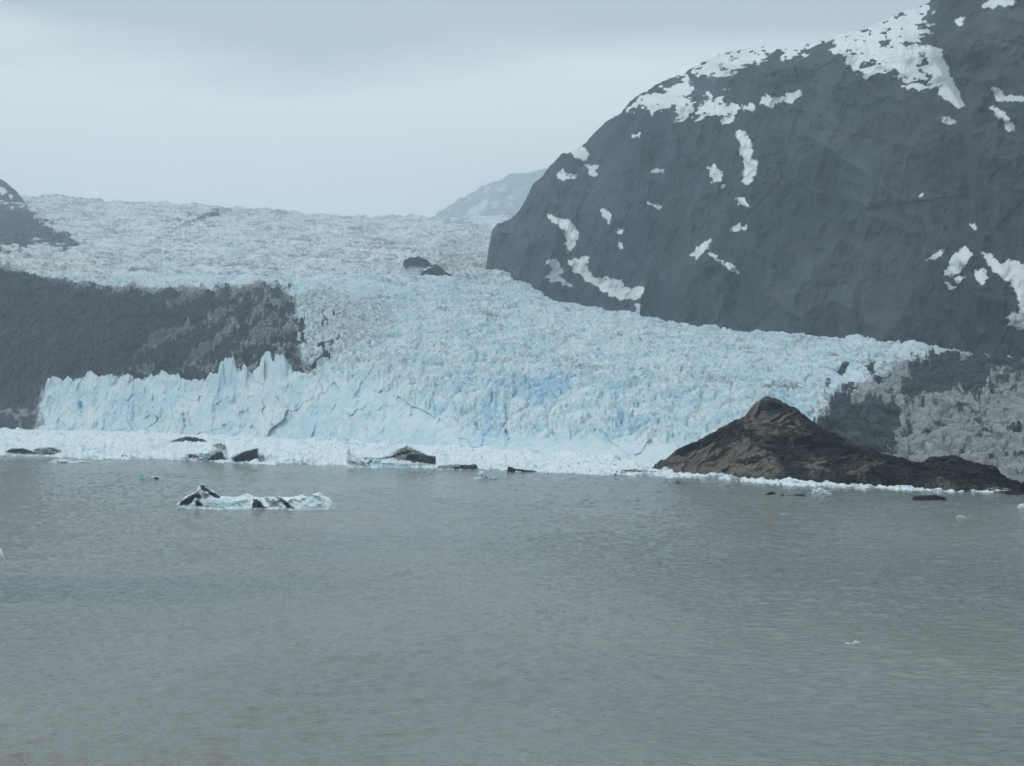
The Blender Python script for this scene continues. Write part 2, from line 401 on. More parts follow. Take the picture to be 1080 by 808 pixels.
    small = (br - 0.5) * 3.4 - 2.6 * (1 - sstep(0.0, 0.2, b2 - b1))
    lump = 10 * fbm(wx / 70, wy / 55, None, 3) + 7 * fbm(wx / 110, wy / 38, None, 3, True) + 4.0 * facet(wx / 30 + 5, wy / 34) + 2.2 * facet(wx / 11, wy / 12 + 7)
    fine = 2.2 * fbm(X / 3.2, Y / 3.2, Z / 3.2, 3) + 3.0 * fbm(wx / 9, wy / 7, Z / 9, 3, True)
    h = f_fall * (block + (small + fine) * np.interp(PX, [830, 900], [1, 0.5]) + lump) * (0.65 + 0.35 * clean)
    rough_d = (1 - clean) * f_fall
    h += rough_d * (5 * facet(X / 26, Y / 40 + 11) + 3 * facet(X / 9, Y / 22))
    h += rough_d * (5 * fbm(X / 18, Y / 60, Z / 30, 4, True) - 2)
    u1, u2, ur, _ = worley(wx / 46.0, wy / 24.0)
    h += f_up * ((ur - 0.5) * 9 - 7 * (1 - sstep(0, 0.22, u2 - u1)) + 14 * fbm(X / 160, Y / 60, None, 4) + 7 * fbm(X / 40, Y / 22, None, 3) + 5 * fbm(wx / 14, wy / 10, None, 2))
    # ragged crest where the lobe meets the mountain
    h += 3.5 * np.abs(perlin(X / 9, Y / 30).reshape(X.shape)) * sstep(1.6, 1.95, K) * (1 - sstep(2.0, 2.1, K))
    soft = np.interp(PX, [-200, 40, 330, 420], [0.6, 0.5, 0.55, 0.66]) ; soft = soft + (0.62 - soft) * sstep(1.03, 1.2, K); soft = soft + (1 - soft) * f_up
    Z2 = Z + h * soft
    # the calving face: flutes, slabs and clefts, mostly in and out of the wall
    f_face = 1 - sstep(1.0, 1.12, K)
    c1, c2, cr, cr2 = worley(X / 15.0 + 0.2 * Z / 15 + 0.8 * fbm(X / 40, Z / 50, None, 2), Z / 55.0 + X / 300)
    e1, e2, er, er2 = worley(X / 5.5 + 0.8 * fbm(X / 14, Z / 14, None, 2), Z / 12.0)
    dD = (cr - 0.5) * 7 * sstep(0, 0.25, c2 - c1)  + (er - 0.5) * 3.0 * sstep(0, 0.3, e2 - e1) 
    dD += 4.2 * facet(X / 30 + 0.7 * fbm(X / 30, Z / 30, None, 3), Z / 40 + X / 90) + 2.6 * facet(X / 11 + 0.5 * fbm(X / 12, Z / 12 + 4, None, 3), Z / 14 + X / 40 + 3) + 14 * fbm(X / 55, Z / 45, None, 3) + 3 * fbm(X / 15, Z / 17, None, 3, True) + 2.6 * fbm(X / 4, Z / 6, Y / 9, 3)
    # a few open clefts and caves
    clw = fbm(bx / 30, by / 12, None, 3); clw2 = fbm(bx / 5, by / 5, None, 2)
    for (qx, qy, rx, ry, dep) in ((534, 450, 1.6, 26, 16), (656, 446, 3.2, 10, 14), (613, 403, 2.6, 7, 12), (636, 420, 1.3, 5, 9), (519, 424, 1.3, 5, 9), (502, 450, 1.6, 5, 9), (86, 430, 2.2, 12, 10),
                                  (194, 445, 1.6, 15, 10), (237, 450, 2.5, 6, 9), (602, 460, 1.2, 6, 8), (667, 440, 1.2, 7, 8), (650, 420, 5.0, 4, 8), (400, 414, 6.0, 2.2, 9), (378, 420, 1.6, 7, 9), (480, 436, 1.5, 8, 9)):
        g = np.exp(-((bx - qx + 2.5 * ry / 10 * clw) / rx) ** 2 - ((by - qy) / ry) ** 2) * np.clip(0.75 + 1.6 * clw2, 0, 1)
        dD += dep * g * 0.9; blue = np.maximum(blue, 0.85 * g)
    blue = np.maximum(blue, (0.16 + 0.75 * fbm(X / 34, Z / 22, None, 4)) * (K < 1.15) * (1 - sstep(0.1, 0.5, dirt)))
    f_face2 = np.maximum(f_face, 0.75 * (1 - sstep(1.0, 1.35, K)))
    dD = dD * f_face2 * np.interp(PX, [-200, 40, 420, 560, 1280], [0.9, 0.75, 0.75, 0.6, 0.6]) * np.interp(PX, [-200, 44, 50, 900, 960, 1280], [0.7, 0.7, 1, 1, 0.8, 0.8])
    Y2 = Y + dD; X2 = X * (Y2 / Y)
    # pinnacles standing on the left end of the face, and the slab standing in the dirty ice on the right
    for (qx, w, y0, y1) in ((239, 10.5, 404, 385), (280, 6.5, 396, 381), (296, 7.0, 398, 383), (258, 3.0, 402, 395), (177, 10.0, 406, 399)):
        g = np.clip(1.5 * (1 - np.abs((PX - qx) / w) ** 3), 0, 1) * np.clip(1 - ((K - 1.0) / 0.05) ** 2, 0, 1) ** 0.5
        sk = np.exp(-((PX - qx) / (1.7 * w)) ** 2) * np.clip(1 - ((K - 1.0) / 0.07) ** 2, 0, 1)
        top = 1 + 0.5 * fbm(PX / 5 + qx, K * 30, None, 3)
        dz = (y0 - y1) * s1D[None, :] / F
        Z2 += (0.62 * g * top + 0.42 * sk) * dz
        cap = (g > 0.12) | (sk > 0.25)
        debris = debris - 0.8 * cap; dirt = np.where(cap, np.minimum(dirt, 0.1), dirt)
    V = np.stack([X2, Y2, Z2], -1).reshape(-1, 3)
    Q = grid_faces(nr, nc)
    firn = (0.62 + 0.9 * fbm(X / 240, Y / 60, None, 4)) * (1 - sstep(282, 312, by))
    blue = blue * (1 - 0.8 * np.clip(firn, 0, 1))
    A = {'debris': debris.ravel(), 'dirt': dirt.ravel(), 'blue': blue.ravel(), 'firn': firn.ravel()}
    root = tag(empty('glacier', (0, 1000, 0)), 'wide pale blue tidewater glacier, crevassed and streaked with dark rubble, descending to the bay', 'glacier')
    V[:, 1] -= 1000
    # regions by face
    fi = Q[:, 0]
    dm = (debris.ravel()[fi] > 0.5); k = K.ravel()[fi]; xx = PX.ravel()[fi]; yy = by.ravel()[fi]; dr = dirt.ravel()[fi]
    reg = np.where(k < 1.0, 0, np.where(k < 2.0, 1, 2))
    reg[dm & (xx < 440) & (yy > 268) & (k < 2.3)] = 3
    reg[dm & (xx > 700) & (k < 2.3)] = 4
    reg[dm & (k >= 2.0) & (xx < 120)] = 5
    reg[dm & (k >= 2.0) & (xx > 150) & (xx < 300) & (yy < 268)] = 6
    names = {0: ('ice_cliff', 'steep pale blue calving front standing over the brash ice'), 1: ('icefall', 'jumbled blue white seracs above the calving front'),
             2: ('upper_icefield', 'paler streaked ice running up to the skyline'), 3: ('debris_cover', 'broad dark rubble slope on the left of the glacier'),
             4: ('debris_cover', 'dark rubble on dirty ice behind the rock knoll'), 5: ('debris_cover', 'banded dark rubble at the upper left'), 6: ('debris_cover', 'small grey rubble patch near the skyline')}
    for r, (n, lab) in names.items():
        v, q, a = submesh(V, Q, A, reg == r)
        o = link_mesh(n, v, q, M_GLAC, a, root); o['label'] = lab
build_glacier()

# ------------------------------------------------------------------ brash ice: floating rubble in front of the ice front and round the knoll
def build_brash(name, x0, x1, lab, front, back, zback, seed):
    px = np.arange(x0, x1, 0.7); nc = len(px)
    Df = front(px); Db = back(px); zb = zback(px)
    nr = 150
    t = np.linspace(0, 1, nr)[:, None]
    D = Df + (Db - Df) * t ** 1.15
    X = (px - 540) / F * D; Y = D
    fade = np.clip(np.minimum(px - x0, x1 - px) / 8, 0, 1)
    Z = 0.25 + (zb - 0.25) * t ** 1.1
    w1, w2, wr, wr2 = worley(X / 12 + seed + 0.4 * fbm(X / 9, Y / 9, None, 2), Y / 22); v1, v2, vr, vr2 = worley(X / 3.0, Y / 4.0 + seed)
    u1, u2, ur, ur2 = worley(X / 1.4, Y / 2.0 + seed)
    edge = sstep(0, 0.06, t)
    hump = np.maximum(wr - 0.5, 0) * 7 * (1 - sstep(0.1, 0.6, w1))
    rub = vr ** 2 * 1.5 * (1 - sstep(0.25, 0.75, v1)) + ur ** 2 * 0.6 * (1 - sstep(0.2, 0.7, u1)) + 0.8 * fbm(X / 16, Y / 20, None, 3) + 0.25 * fbm(X / 1.2, Y / 1.2, None, 2)
    sc = np.clip((Db - Df) / 120, 0.45, 1)
    Z = Z + (hump * sc + rub * (0.30 + 0.70 * sc)) * (0.35 + 0.65 * edge)
    # the loose outer edge: floes with water between
    hole = (fbm(X / 26, Y / 34, None, 3) + 0.5 * (vr - 0.5)) - 0.0
    Z = np.where(hole + t * (8 if seed < 20 else 1.1) < (0.0 if seed < 20 else 0.26), -0.6, Z)
    Z = Z * fade - (1 - fade)
    Z[0] = -0.8
    P = np.stack([X, Y, Z], -1); bx, by = proj(P)
    dirt = 0.10 + 0.5 * fbm(X / 45, Y / 30, None, 3) + 0.35 * sstep(0.35, 0.6, fbm(X / 30, Y / 60, None, 3) + 0.25)*sstep(0.2, 0.05, t)
    deb = polys(bx.astype(F32), by.astype(F32), [[(84, 476), (108, 479), (128, 480), (128, 484), (90, 485), (70, 482)], [(575, 493), (620, 494), (640, 497), (600, 497)]], 10) + 5 * fbm(X / 6, Y / 9, None, 3) - 6
    speck = fbm(X / 2.6 + seed, Y / 3.6, None, 2)
    deb = np.maximum(deb, 60 * (speck - 0.43 - 0.12 * fbm(X / 40, Y / 50 + 3, None, 2)))
    A = {'debris': (0.5 + np.clip(deb, -13, 13) / 26).ravel(), 'dirt': dirt.ravel(), 'blue': (0.05 + 0.45 * (wr2 > 0.86) * (hump > 0.5)).ravel()}
    o = link_mesh(name, P.reshape(-1, 3), grid_faces(nr, nc), M_BRASH, A)
    return tag(o, lab, kind='stuff')

def wobble(px, a): return a * (perlin(px / 13, px * 0 + 5.5) + 0.7 * perlin(px / 4, px * 0 + 6.5))
def ice_front(px): return water_D(np.interp(px, W_X, W_Y) + wobble(px, 1.3))
build_brash('brash_ice', -190, 720, 'white sheet of packed brash ice along the foot of the glacier', ice_front, lambda px: toeD(px) + 35,
            lambda px: zat(np.interp(px, [-200, 0, 50, 150, 300, 340, 450, 560, 690, 760], [452, 453, 454, 456.5, 463, 466, 471, 477, 490, 494]), toeD(px)) * 1.0, 11)

# ------------------------------------------------------------------ rock knoll
def base_y(px): return np.interp(px, [640, 690, 740, 800, 870, 940, 1000, 1080, 1200], [495, 498, 502, 506.5, 510.5, 515, 518.5, 521.5, 526])
build_brash('brash_ice', 662, 1078, 'narrow white strip of brash ice at the foot of the rock knoll', lambda px: water_D(np.interp(px, [650, 690, 740, 800, 870, 940, 970, 1078], [500.5, 502.3, 505.3, 510.5, 514.5, 518, 519.0, 522.6]) + wobble(px, 1.5)),
            lambda px: water_D(base_y(px)) + 14, lambda px: 0.3 + 2.6 * np.maximum(perlin(px / 14, px * 0 + 2.2), 0) * np.interp(px, [700, 780, 870, 960], [0.3, 1, 1, 0.2]) + 0.8 * np.maximum(perlin(px / 4, px * 0 + 4.2), 0), 31)

def build_knoll():
    px = np.arange(676.0, 1190.0, 0.55); nc = len(px)
    ty = np.interp(px, [676, 688, 695, 705, 720, 740, 757, 770, 785, 791, 797, 803, 808, 818, 828, 840, 850, 860, 880, 905, 930, 960, 973, 980, 990, 1003, 1012, 1020, 1040, 1060, 1080, 1110, 1190],
                       [499, 496, 490, 483, 472.5, 462.5, 452, 446, 440, 431, 424, 420, 418.5, 420.5, 426, 431, 439, 446.5, 457, 468, 477, 486, 488.5, 485.5, 482, 479.8, 481.5, 484.5, 491, 501, 511.5, 520, 530])
    ty = ty + 1.8 * perlin(px / 11, px * 0 + 0.3) + 1.1 * perlin(px / 4.5, px * 0 + 7.3) + 0.6 * perlin(px / 2, px * 0 + 9.3)
    Db = water_D(base_y(px))
    # the right hump stands in front of the ridge
    hgt = np.maximum(zat(ty, Db + 60), 1.0)
    T = 18 + hgt * 1.25
    Dt = Db + T; zt = np.maximum(zat(ty, Dt), -0.5)
    nr = 300
    t = np.linspace(0, 1, nr)[:, None]
    s = t
    D = Db + T * s ** 1.05; Z = -1.0 + (zt + 1.0) * (0.62 * s ** 0.75 + 0.38 * s ** 1.6)
    tb = np.linspace(0, 1, 50)[1:, None]
    D = np.concatenate([D, Dt + T * 1.1 * tb]); Z = np.concatenate([Z, zt - (zt + 2) * tb ** 1.3])
    S = np.concatenate([np.broadcast_to(s, (nr, nc)), np.broadcast_to(1 + tb, (49, nc))])
    X = (px - 540) / F * D; Y = D.copy()
    P = np.stack([X, Y, Z], -1); bx, by = (a.astype(F32) for a in proj(P))
    # rounded ice-worn bosses and joints
    a1, a2, ar, ar2 = worley(X / 11 + 0.4 * fbm(X / 12, Z / 12, None, 2), (Z * 1.1 + Y * 0.55) / 9 + 0.5 * fbm(X / 9, Z / 9, None, 3))
    b1, b2, br, br2 = worley(X / 4.2, (Z * 1.1 + Y * 0.55) / 3.6)
    q = Z * 1.1 + Y * 0.55
    bulge = -7 * fbm(X / 17, q / 11, None, 2) - 3.0 * (1 - a1 * a1) + (ar - .5) * 1.6 * sstep(0, 0.35, a2 - a1) - 0.9 * (1 - b1 * b1)
    wq = q + 3 * fbm(X / 10, q / 10, None, 3); wX = X + 3 * fbm(X / 9 + 7, q / 9, None, 3)
    bulge = 0.6 * bulge + 4.0 * facet(wX / 14 + wq / 50, wq / 17) + 2.2 * facet(wX / 6.5, wq / 7.5 + 3) + 0.7 * facet(wX / 2.8, wq / 3.2)
    rid = 3.0 * fbm(X / 24, q / 30, None, 3) + 1.6 * fbm(X / 7, Y / 7, Z / 5, 4) + 0.8 * fbm(X / 1.6, Y / 1.6, Z / 1.6, 2)
    dD = (bulge + rid) * sstep(0, 0.08, S) * (1 - 0.7 * sstep(0.9, 1.0, S))
    Y2 = Y + dD; X2 = X * Y2 / Y; Z2 = H + (Z - H) * Y2 / Y - 0.55 * dD * sstep(0.03, 0.15, S) * (1 - sstep(0.85, 1.05, S))
    # a ravine line between the ridge and the right hump
    zo = lambda L: [(680 + a / 2.7, 390 + b / 2.7) for a, b in L]
    br_ = polys(bx, by, [zo(q) for q in ([(20, 305), (60, 262), (110, 242), (170, 225), (230, 232), (262, 205), (300, 215), (350, 225), (380, 270), (400, 300), (370, 318), (150, 318)],
                         [(285, 170), (292, 120), (320, 85), (350, 92), (358, 112), (345, 138), (420, 145), (455, 165), (470, 190), (430, 205), (385, 188), (350, 205), (320, 190)],
                         [(565, 300), (575, 282), (610, 275), (660, 258), (672, 275), (640, 290), (625, 318), (580, 318)], [(420, 270), (470, 255), (520, 270), (530, 300), (470, 300)])], 30)
    low = polys(bx, by, [zo(q) for q in ([(760, 345), (830, 318), (900, 322), (980, 318), (1080, 338), (1120, 365), (900, 365)], [(620, 330), (700, 322), (780, 330), (760, 350), (640, 345)])], 30)
    brown = 0.505 + (np.maximum(br_, low - 5) + 7 * fbm(bx / 14, by / 10, None, 3)) / 30
    A = {'brown': brown.ravel(), 'snow': np.zeros(X.size)}
    V = np.stack([X2, Y2, Z2], -1).reshape(-1, 3); Q = grid_faces(*X.shape)
    org = np.array([75.0, 700.0, 0.0]); V = V - org
    o = link_mesh('rock_knoll', V, Q[(px[Q[:, 0] % nc] < 976)], M_KNOLL, A, loc=tuple(org))
    v, q, a = submesh(V, Q, A, px[Q[:, 0] % nc] >= 976)
    hmp = link_mesh('rock_hump', v, q, M_KNOLL, a, o); hmp['label'] = 'low dark rounded hump at the right end of the knoll'
    tag(o, 'bare dark brown rock knoll with a pointed top at the water edge before the glacier', 'rock')
    # purge loose vertices of the first mesh
build_knoll()

# ------------------------------------------------------------------ mountain
def zz(L, s=2.071, ox=560, oy=0): return [(ox + a / s, oy + b / s) for a, b in L]
SNOW = [zz(q) for q in (
 [(215,235),(235,205),(265,195),(300,200),(325,165),(345,160),(350,185),(340,215),(345,245),(335,268),(318,262),(320,245),(290,240),(262,245),(240,228)],
 [(345,225),(375,215),(420,208),(452,235),(440,262),(400,258),(360,262),(365,247),(395,240),(370,230)],
 [(355,160),(375,128),(400,112),(440,98),(510,80),(600,70),(632,92),(600,112),(570,128),(540,112),(500,130),(460,140),(430,170),(400,165)],
 [(640,85),(680,66),(740,44),(790,18),(880,0),(862,60),(885,110),(860,130),(905,175),(890,190),(850,195),(820,180),(810,160),(760,155),(735,160),(690,145),(680,120),(660,100)],
 [(868,95),(900,120),(910,150),(925,185),(948,230),(935,238),(905,215),(885,205),(900,185),(880,150),(860,120)],
 [(497,225),(515,205),(530,215),(555,207),(585,195),(590,207),(570,225),(545,222),(525,237)],
 [(463,232),(487,227),(487,241),(466,242)],
 [(445,285),(465,285),(480,310),(482,345),(497,355),(488,385),(472,408),(460,390),(467,365),(458,325)],
 [(385,365),(400,360),(417,375),(416,396),(400,399)],
 [(450,434),(470,428),(473,449),(455,446)],
 [(435,501),(455,486),(470,500),(450,506)],
 [(349,557),(375,530),(395,519),(386,542),(362,565)],
 [(390,554),(408,556),(406,567)], [(411,569),(432,575),(456,597),(438,593)],
 [(83,330),(110,320),(126,330),(123,353),(108,350)], [(120,362),(146,362),(143,386),(130,381)], [(56,382),(67,368),(80,382),(101,386),(70,393)],
 [(25,462),(60,475),(85,480),(105,510),(95,535),(80,550),(75,530),(78,510),(55,490)],
 [(80,570),(130,558),(120,580),(135,605),(165,610),(200,612),(205,630),(245,627),(241,650),(205,656),(170,642),(120,612),(95,592)],
 [(35,570),(55,568),(72,592),(60,600),(92,628),(58,618),(30,604),(48,592)],
 [(228,660),(241,662),(239,686),(228,686)],
 [(861,572),(880,555),(907,546),(890,561)], [(899,601),(925,556),(945,540),(964,555),(945,575),(935,596),(915,603)], [(923,606),(946,602),(936,621)], [(969,591),(985,587),(1001,605),(985,621),(972,606)], [(905,618),(930,628),(920,632)],
 [(985,553),(1005,553),(1020,575),(1050,568),(1077,578),(1250,620),(1280,740),(1110,722),(1038,712),(1045,690),(1070,680),(1060,640),(1040,615),(1005,590)],
 [(1008,194),(1022,190),(1030,207),(1077,209),(1150,215),(1150,226),(1077,222),(1020,224)],
 [(998,236),(1020,232),(1046,260),(1060,286),(1045,290),(1030,260)],
 [(983,12),(1010,-2),(1050,-8),(1062,8),(1020,13),(995,20)], [(924,46),(946,37),(941,56)],
 [(898,262),(921,259),(927,269),(904,269)], [(958,490),(973,487),(971,502)], [(153,455),(171,463),(174,487),(160,477)], [(258,445),(287,449),(281,459)], [(222,294),(240,294),(238,300),(224,300)],
 [(190,500),(198,500),(197,512),(190,511)], [(190,530),(199,531),(197,545),(191,544)], [(415,402),(427,400),(418,414)], [(263,370),(292,370),(290,376),(264,376)], [(845,425),(858,424),(856,431),(846,432)])]
MOTTLED = (0, 1, 2, 3)

def build_mountain():
    px = np.arange(504.0, 1290.0, 0.9); nc = len(px)
    cy = np.interp(px, [504, 512, 515, 519, 526, 535, 543, 549, 556, 562, 570, 580, 592, 605, 618, 632, 640, 655, 665, 680, 700, 720, 740, 760, 800, 840, 870, 890, 920, 945, 960, 975, 981, 984, 990, 1000, 1030, 1100, 1200, 1290],
                       [330, 285, 262, 241, 235, 233, 228, 222, 207, 196, 188, 175, 163, 159, 150, 135, 128, 119, 107, 97, 85, 78, 66, 58, 48, 45, 42, 35, 27, 15, 10, 6, 2, -8, -22, -38, -70, -120, -160, -150])
    cy = cy + np.interp(px, [504, 560, 620], [3.2, 2.6, 1.8]) * perlin(px / 9, px * 0 + 1.3) + 1.2 * perlin(px / 3, px * 0 + 3.3)
    D0 = np.interp(px, [500, 560, 620, 700, 800, 900, 1000, 1080, 1290], [2420, 2440, 2290, 2090, 1890, 1740, 1600, 1500, 1280])
    nr = 560
    t = np.linspace(0, 1, nr)[:, None]
    py = 402 + (cy - 402) * t
    k = 0.42 + 0.25 * t
    tanv = (HOR - py) / F
    D = (D0 + 0.0 * k) / (1 - k * tanv)
    P = at(px, py, D)
    bx = np.broadcast_to(px, py.shape).astype(F32); by = py.astype(F32)
    X, Y, Z = P[..., 0], P[..., 1], P[..., 2]
    q = X + 0.35 * Z                                # strata and gullies lean a little
    g1 = fbm(q / 170, Z / 520, Y / 600, 4, True); g2 = fbm((X - 0.2 * Z) / 46, Z / 130, Y / 200, 4, True); g3 = fbm(X / 14, Z / 22, Y / 30, 4)
    rid = 4 * fbm((X + 1.5 * Z) / 60, (Z - 0.3 * X) / 26, None, 3, True)
    bxw = bx + 5.0 * fbm(bx / 7, by / 7, None, 4); byw = by + 5.0 * fbm(bx / 7 + 31, by / 7, None, 4)
    nz = 4.6 * fbm(bx / 8, by / 6, None, 4) + 2.4 * fbm(bx / 2.6, by / 2.2, None, 2)
    mot = 19 * fbm(bx / 21, by / 10, None, 5) + 10 * fbm(bx / 6, by / 3.6 + 0.2 * bx / 6, None, 3) - 1.0
    best = np.full(bx.shape, -10.0, F32); idx = np.full(bx.shape, -1, np.int32)
    for i, poly in enumerate(SNOW):
        sd = polysd(bxw, byw, poly, 10.0)
        inn = sd > -9.9
        sd = np.where(inn, np.minimum(sd, 4) + nz * (0.62 if i not in MOTTLED else 0.7) + (mot if i in MOTTLED else 0) + (0.3 if i not in MOTTLED else 0.8), -10)
        c = sd > best
        best = np.where(c, sd, best); idx = np.where(c & (sd > 0), i, idx)
    calm = 1 - 0.8 * sstep(-1.5, 1.5, best)
    dD = -100 * (g1 - 0.2) - 26 * g2 + 6 * g3 - 0.5 * rid + 0.5 * calm * (7 * facet(q / 95, Z / 150) + 5 * facet((X - 0.3 * Z) / 34, Z / 60) + 3.0 * facet(X / 13, Z / 14))
    # the buttress right of the snow gully stands forward, and so does the shoulder on the lower left
    edge = np.interp(by, [-200, 0, 20, 60, 110, 160, 260, 420], [985, 978, 972, 985, 1012, 1020, 1030, 1040])
    dD -= 110 * sstep(-2, 10, bx - edge) * (1 - sstep(90, 300, by))
    dD += 30 * np.exp(-((bx - edge + 14) / 16) ** 2) * (1 - sstep(80, 130, by))
    dD -= 60 * sstep(40, 0, np.abs(bx - 560)) * sstep(225, 262, by)
    dD *= 0.35 + 0.65 * sstep(1.0, 0.93, t)
    Y2 = Y + dD
    P = at(bx, by, Y2)
    # back of the mountain
    tb = np.array([0.03, 0.08, 0.2, 0.4, 0.7, 1.0])[:, None]
    top = P[-1]
    back = np.stack([top[:, 0] * (1 + 0.25 * tb), top[:, 1] + 900 * tb, top[:, 2] * (1 - tb ** 1.4)], -1)
    P = np.concatenate([P, back])
    bx = np.concatenate([bx, np.broadcast_to(px, (6, nc))]).astype(F32); by = np.concatenate([by, np.broadcast_to(cy, (6, nc))]).astype(F32)
    best = np.concatenate([best, np.full((6, nc), -10, F32)]); idx = np.concatenate([idx, np.full((6, nc), -1, np.int32)])
    snow = np.clip(0.5 + best / 9, 0, 1)
    brown = 0.20 + 0.5 * fbm(bx / 40, by / 60, None, 4)
    V = P.reshape(-1, 3); Q = grid_faces(*bx.shape)
    A = {'snow': snow.ravel(), 'brown': brown.ravel()}
    root = tag(empty('mountain', (400, 1700, 0)), 'steep dark rock mountain with snow in its gullies rising right of the glacier', kind='structure')
    V = V - np.array([400, 1700, 0])
    fid = idx.ravel()[Q[:, 0]]
    cs = sorted(comps(fid, bx.shape[0] - 1, bx.shape[1] - 1, 12), key=lambda c: -len(c[1]))[:95]
    rest = np.ones(len(Q), bool)
    for _, f in cs: rest[f] = False
    v, q, a = submesh(V, Q, A, rest); link_mesh('rock_face', v, q, M_MOUNT, a, root)
    for _, f in cs:
        v, q, a = submesh(V, Q, A, f); link_mesh('snow_patch', v, q, M_MOUNT, a, root)
build_mountain()

# ------------------------------------------------------------------ heaps with a given skyline: far peak, outcrops, icebergs
def heap(name, outline, by0, depth, mat, parent=None, dark=(), dirt=(), blue=(), snow=(), D=None, step=0.4, nrows=44, rough=0.10, lumps=2.5, prof=1.9,
         seed=0.0, dirtv=0.03, bluev=0.18, debv=0.0, base_z=-0.7, lean=0.0, part='debris_band', taper=4.0, extra=None, dnoise=1.0):
    """solid mound: its skyline follows the outline (photo pixels) at its own distance, depth metres thick"""
    ox = np.array([p[0] for p in outline], float); oy = np.array([p[1] for p in outline], float)
    if D is None: D = float(water_D(by0))
    px = np.arange(ox[0], ox[-1] + step * 0.5, step); nc = len(px)
    ty = np.interp(px, ox, oy)
    Dm = D + depth * 0.5
    scale = Dm / F
    u = (px - px[0]) / (px[-1] - px[0])
    plan = (1 - np.abs(2 * u - 1) ** taper) ** 0.5 * 0.94 + 0.06
    half = depth * 0.5 * plan
    Dc = D + half + (1 - plan) * depth * 0.15
    zt = np.maximum(zat(ty, Dc), 0.02 if base_z > -50 else base_z)
    v = np.concatenate([np.linspace(-1, 0, nrows), np.linspace(0, 1, nrows // 2)[1:]])[:, None]
    pr = 1 - np.abs(v) ** prof
    Z = base_z + (zt - base_z) * pr
    Y = Dc + half * v + lean * Z
    X = (px - 540) / F * Dc + 0 * v
    hmax = max(float(zt.max()), 0.3)
    L = max(hmax / lumps, 1.5 * scale)
    n1 = fbm(X / L + seed, Y / L, Z / L, 3, True); n2 = fbm(X / (L * .35) + seed, Y / (L * .35), Z / (L * .35), 3)
    w1, w2, wr, _ = worley(X / (L * 0.8) + seed, (Z + 0.6 * Y) / (L * 0.8))
    inner = np.clip(1 - np.abs(v) ** 6, 0, 1)
    dY = (1.6 * facet(X / L + seed, (Z + 0.4 * Y) / L) + 0.8 * facet(X / (0.4 * L), (Z + 0.4 * Y) / (0.4 * L) + seed)) * rough * hmax * 1.6 - (n1 - .3) * rough * 2 * hmax - (wr - .5) * rough * 2.5 * hmax - n2 * rough * hmax
    near = 1 - np.exp(-(v / 0.25) ** 2)
    Z = Z + (n2 * rough * 0.5 + (wr - 0.5) * rough * 0.35) * hmax * pr * (0.35 + 0.65 * near)
    Y = Y + dY * inner * (0.4 + 0.6 * near)
    P = np.stack([X, Y, Z], -1); bx, by = (a.astype(F32) for a in proj(P))
    pix = max(1.0, 1.0)
    nz = dnoise * (1.3 * fbm(bx / 5 + seed, by / 4, None, 3) + 0.5 * fbm(bx / 1.4, by / 1.4, None, 2))
    best = np.full(bx.shape, -8.0, F32); idx = np.full(bx.shape, -1, np.int32)
    for i, q in enumerate(dark):
        sd = polysd(bx, by, q, 8.0); sd = np.where(sd > -7.9, sd + nz, -8); c = sd > best
        best = np.where(c, sd, best); idx = np.where(c & (sd > 0), i, idx)
    deb = np.maximum(0.5 + best / 8.0, debv)
    dt = np.maximum(dirtv, 0.9 * sstep(-2, 3, polys(bx, by, dirt, 8.0) + nz)) if len(dirt) else np.full(bx.shape, dirtv)
    bl = np.maximum(bluev, 0.9 * sstep(-2, 2, polys(bx, by, blue, 8.0) + nz)) if len(blue) else np.full(bx.shape, bluev)
    bl = np.maximum(bl, 0.55 * (1 - sstep(0.1, 0.9, Z / max(1.0, 0.35 * hmax)))) if base_z > -50 and mat is M_BERG else bl
    sn = np.clip(0.5 + (polys(bx, by, snow, 8.0) + nz) / 8, 0, 1) if len(snow) else np.zeros(bx.shape)
    A = {'debris': deb.ravel(), 'dirt': dt.ravel(), 'blue': bl.ravel(), 'snow': sn.ravel(), 'brown': np.full(bx.size, 0.15)}
    org = np.array([X.mean(), D + depth * .5, 0.0]) if parent is None else np.array(parent.location)
    V = P.reshape(-1, 3) - org; Q = grid_faces(*bx.shape)
    fid = idx.ravel()[Q[:, 0]]
    cs = comps(fid, bx.shape[0] - 1, bx.shape[1] - 1, 60)
    rest = np.ones(len(Q), bool)
    for _, f in cs: rest[f] = False
    if rest.sum() < 0.03 * len(Q): cs = []; rest[:] = True
    v_, q_, a_ = submesh(V, Q, A, rest)
    o = link_mesh(name, v_, q_, mat, a_, loc=tuple(org))
    for _, f in cs:
        v_, q_, a_ = submesh(V, Q, A, f); link_mesh(part, v_, q_, mat, a_, o)
    return o

# far peak, its rock paled as if half lost in cloud, and the rocks along the ice
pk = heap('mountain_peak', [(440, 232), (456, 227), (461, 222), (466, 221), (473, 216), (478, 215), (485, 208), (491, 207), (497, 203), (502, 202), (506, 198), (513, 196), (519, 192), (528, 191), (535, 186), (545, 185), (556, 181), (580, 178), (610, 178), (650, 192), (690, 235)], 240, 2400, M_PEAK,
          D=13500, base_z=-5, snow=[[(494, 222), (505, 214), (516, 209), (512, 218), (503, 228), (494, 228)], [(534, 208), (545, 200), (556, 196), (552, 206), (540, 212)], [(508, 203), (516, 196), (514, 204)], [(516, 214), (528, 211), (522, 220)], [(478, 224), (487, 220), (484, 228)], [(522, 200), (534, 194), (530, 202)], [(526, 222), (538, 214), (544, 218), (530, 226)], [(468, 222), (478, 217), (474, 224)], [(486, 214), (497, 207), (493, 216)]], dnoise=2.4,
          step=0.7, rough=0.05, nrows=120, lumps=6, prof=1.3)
tag(pk, 'far snow streaked peak fading into cloud behind the glacier', kind='structure')
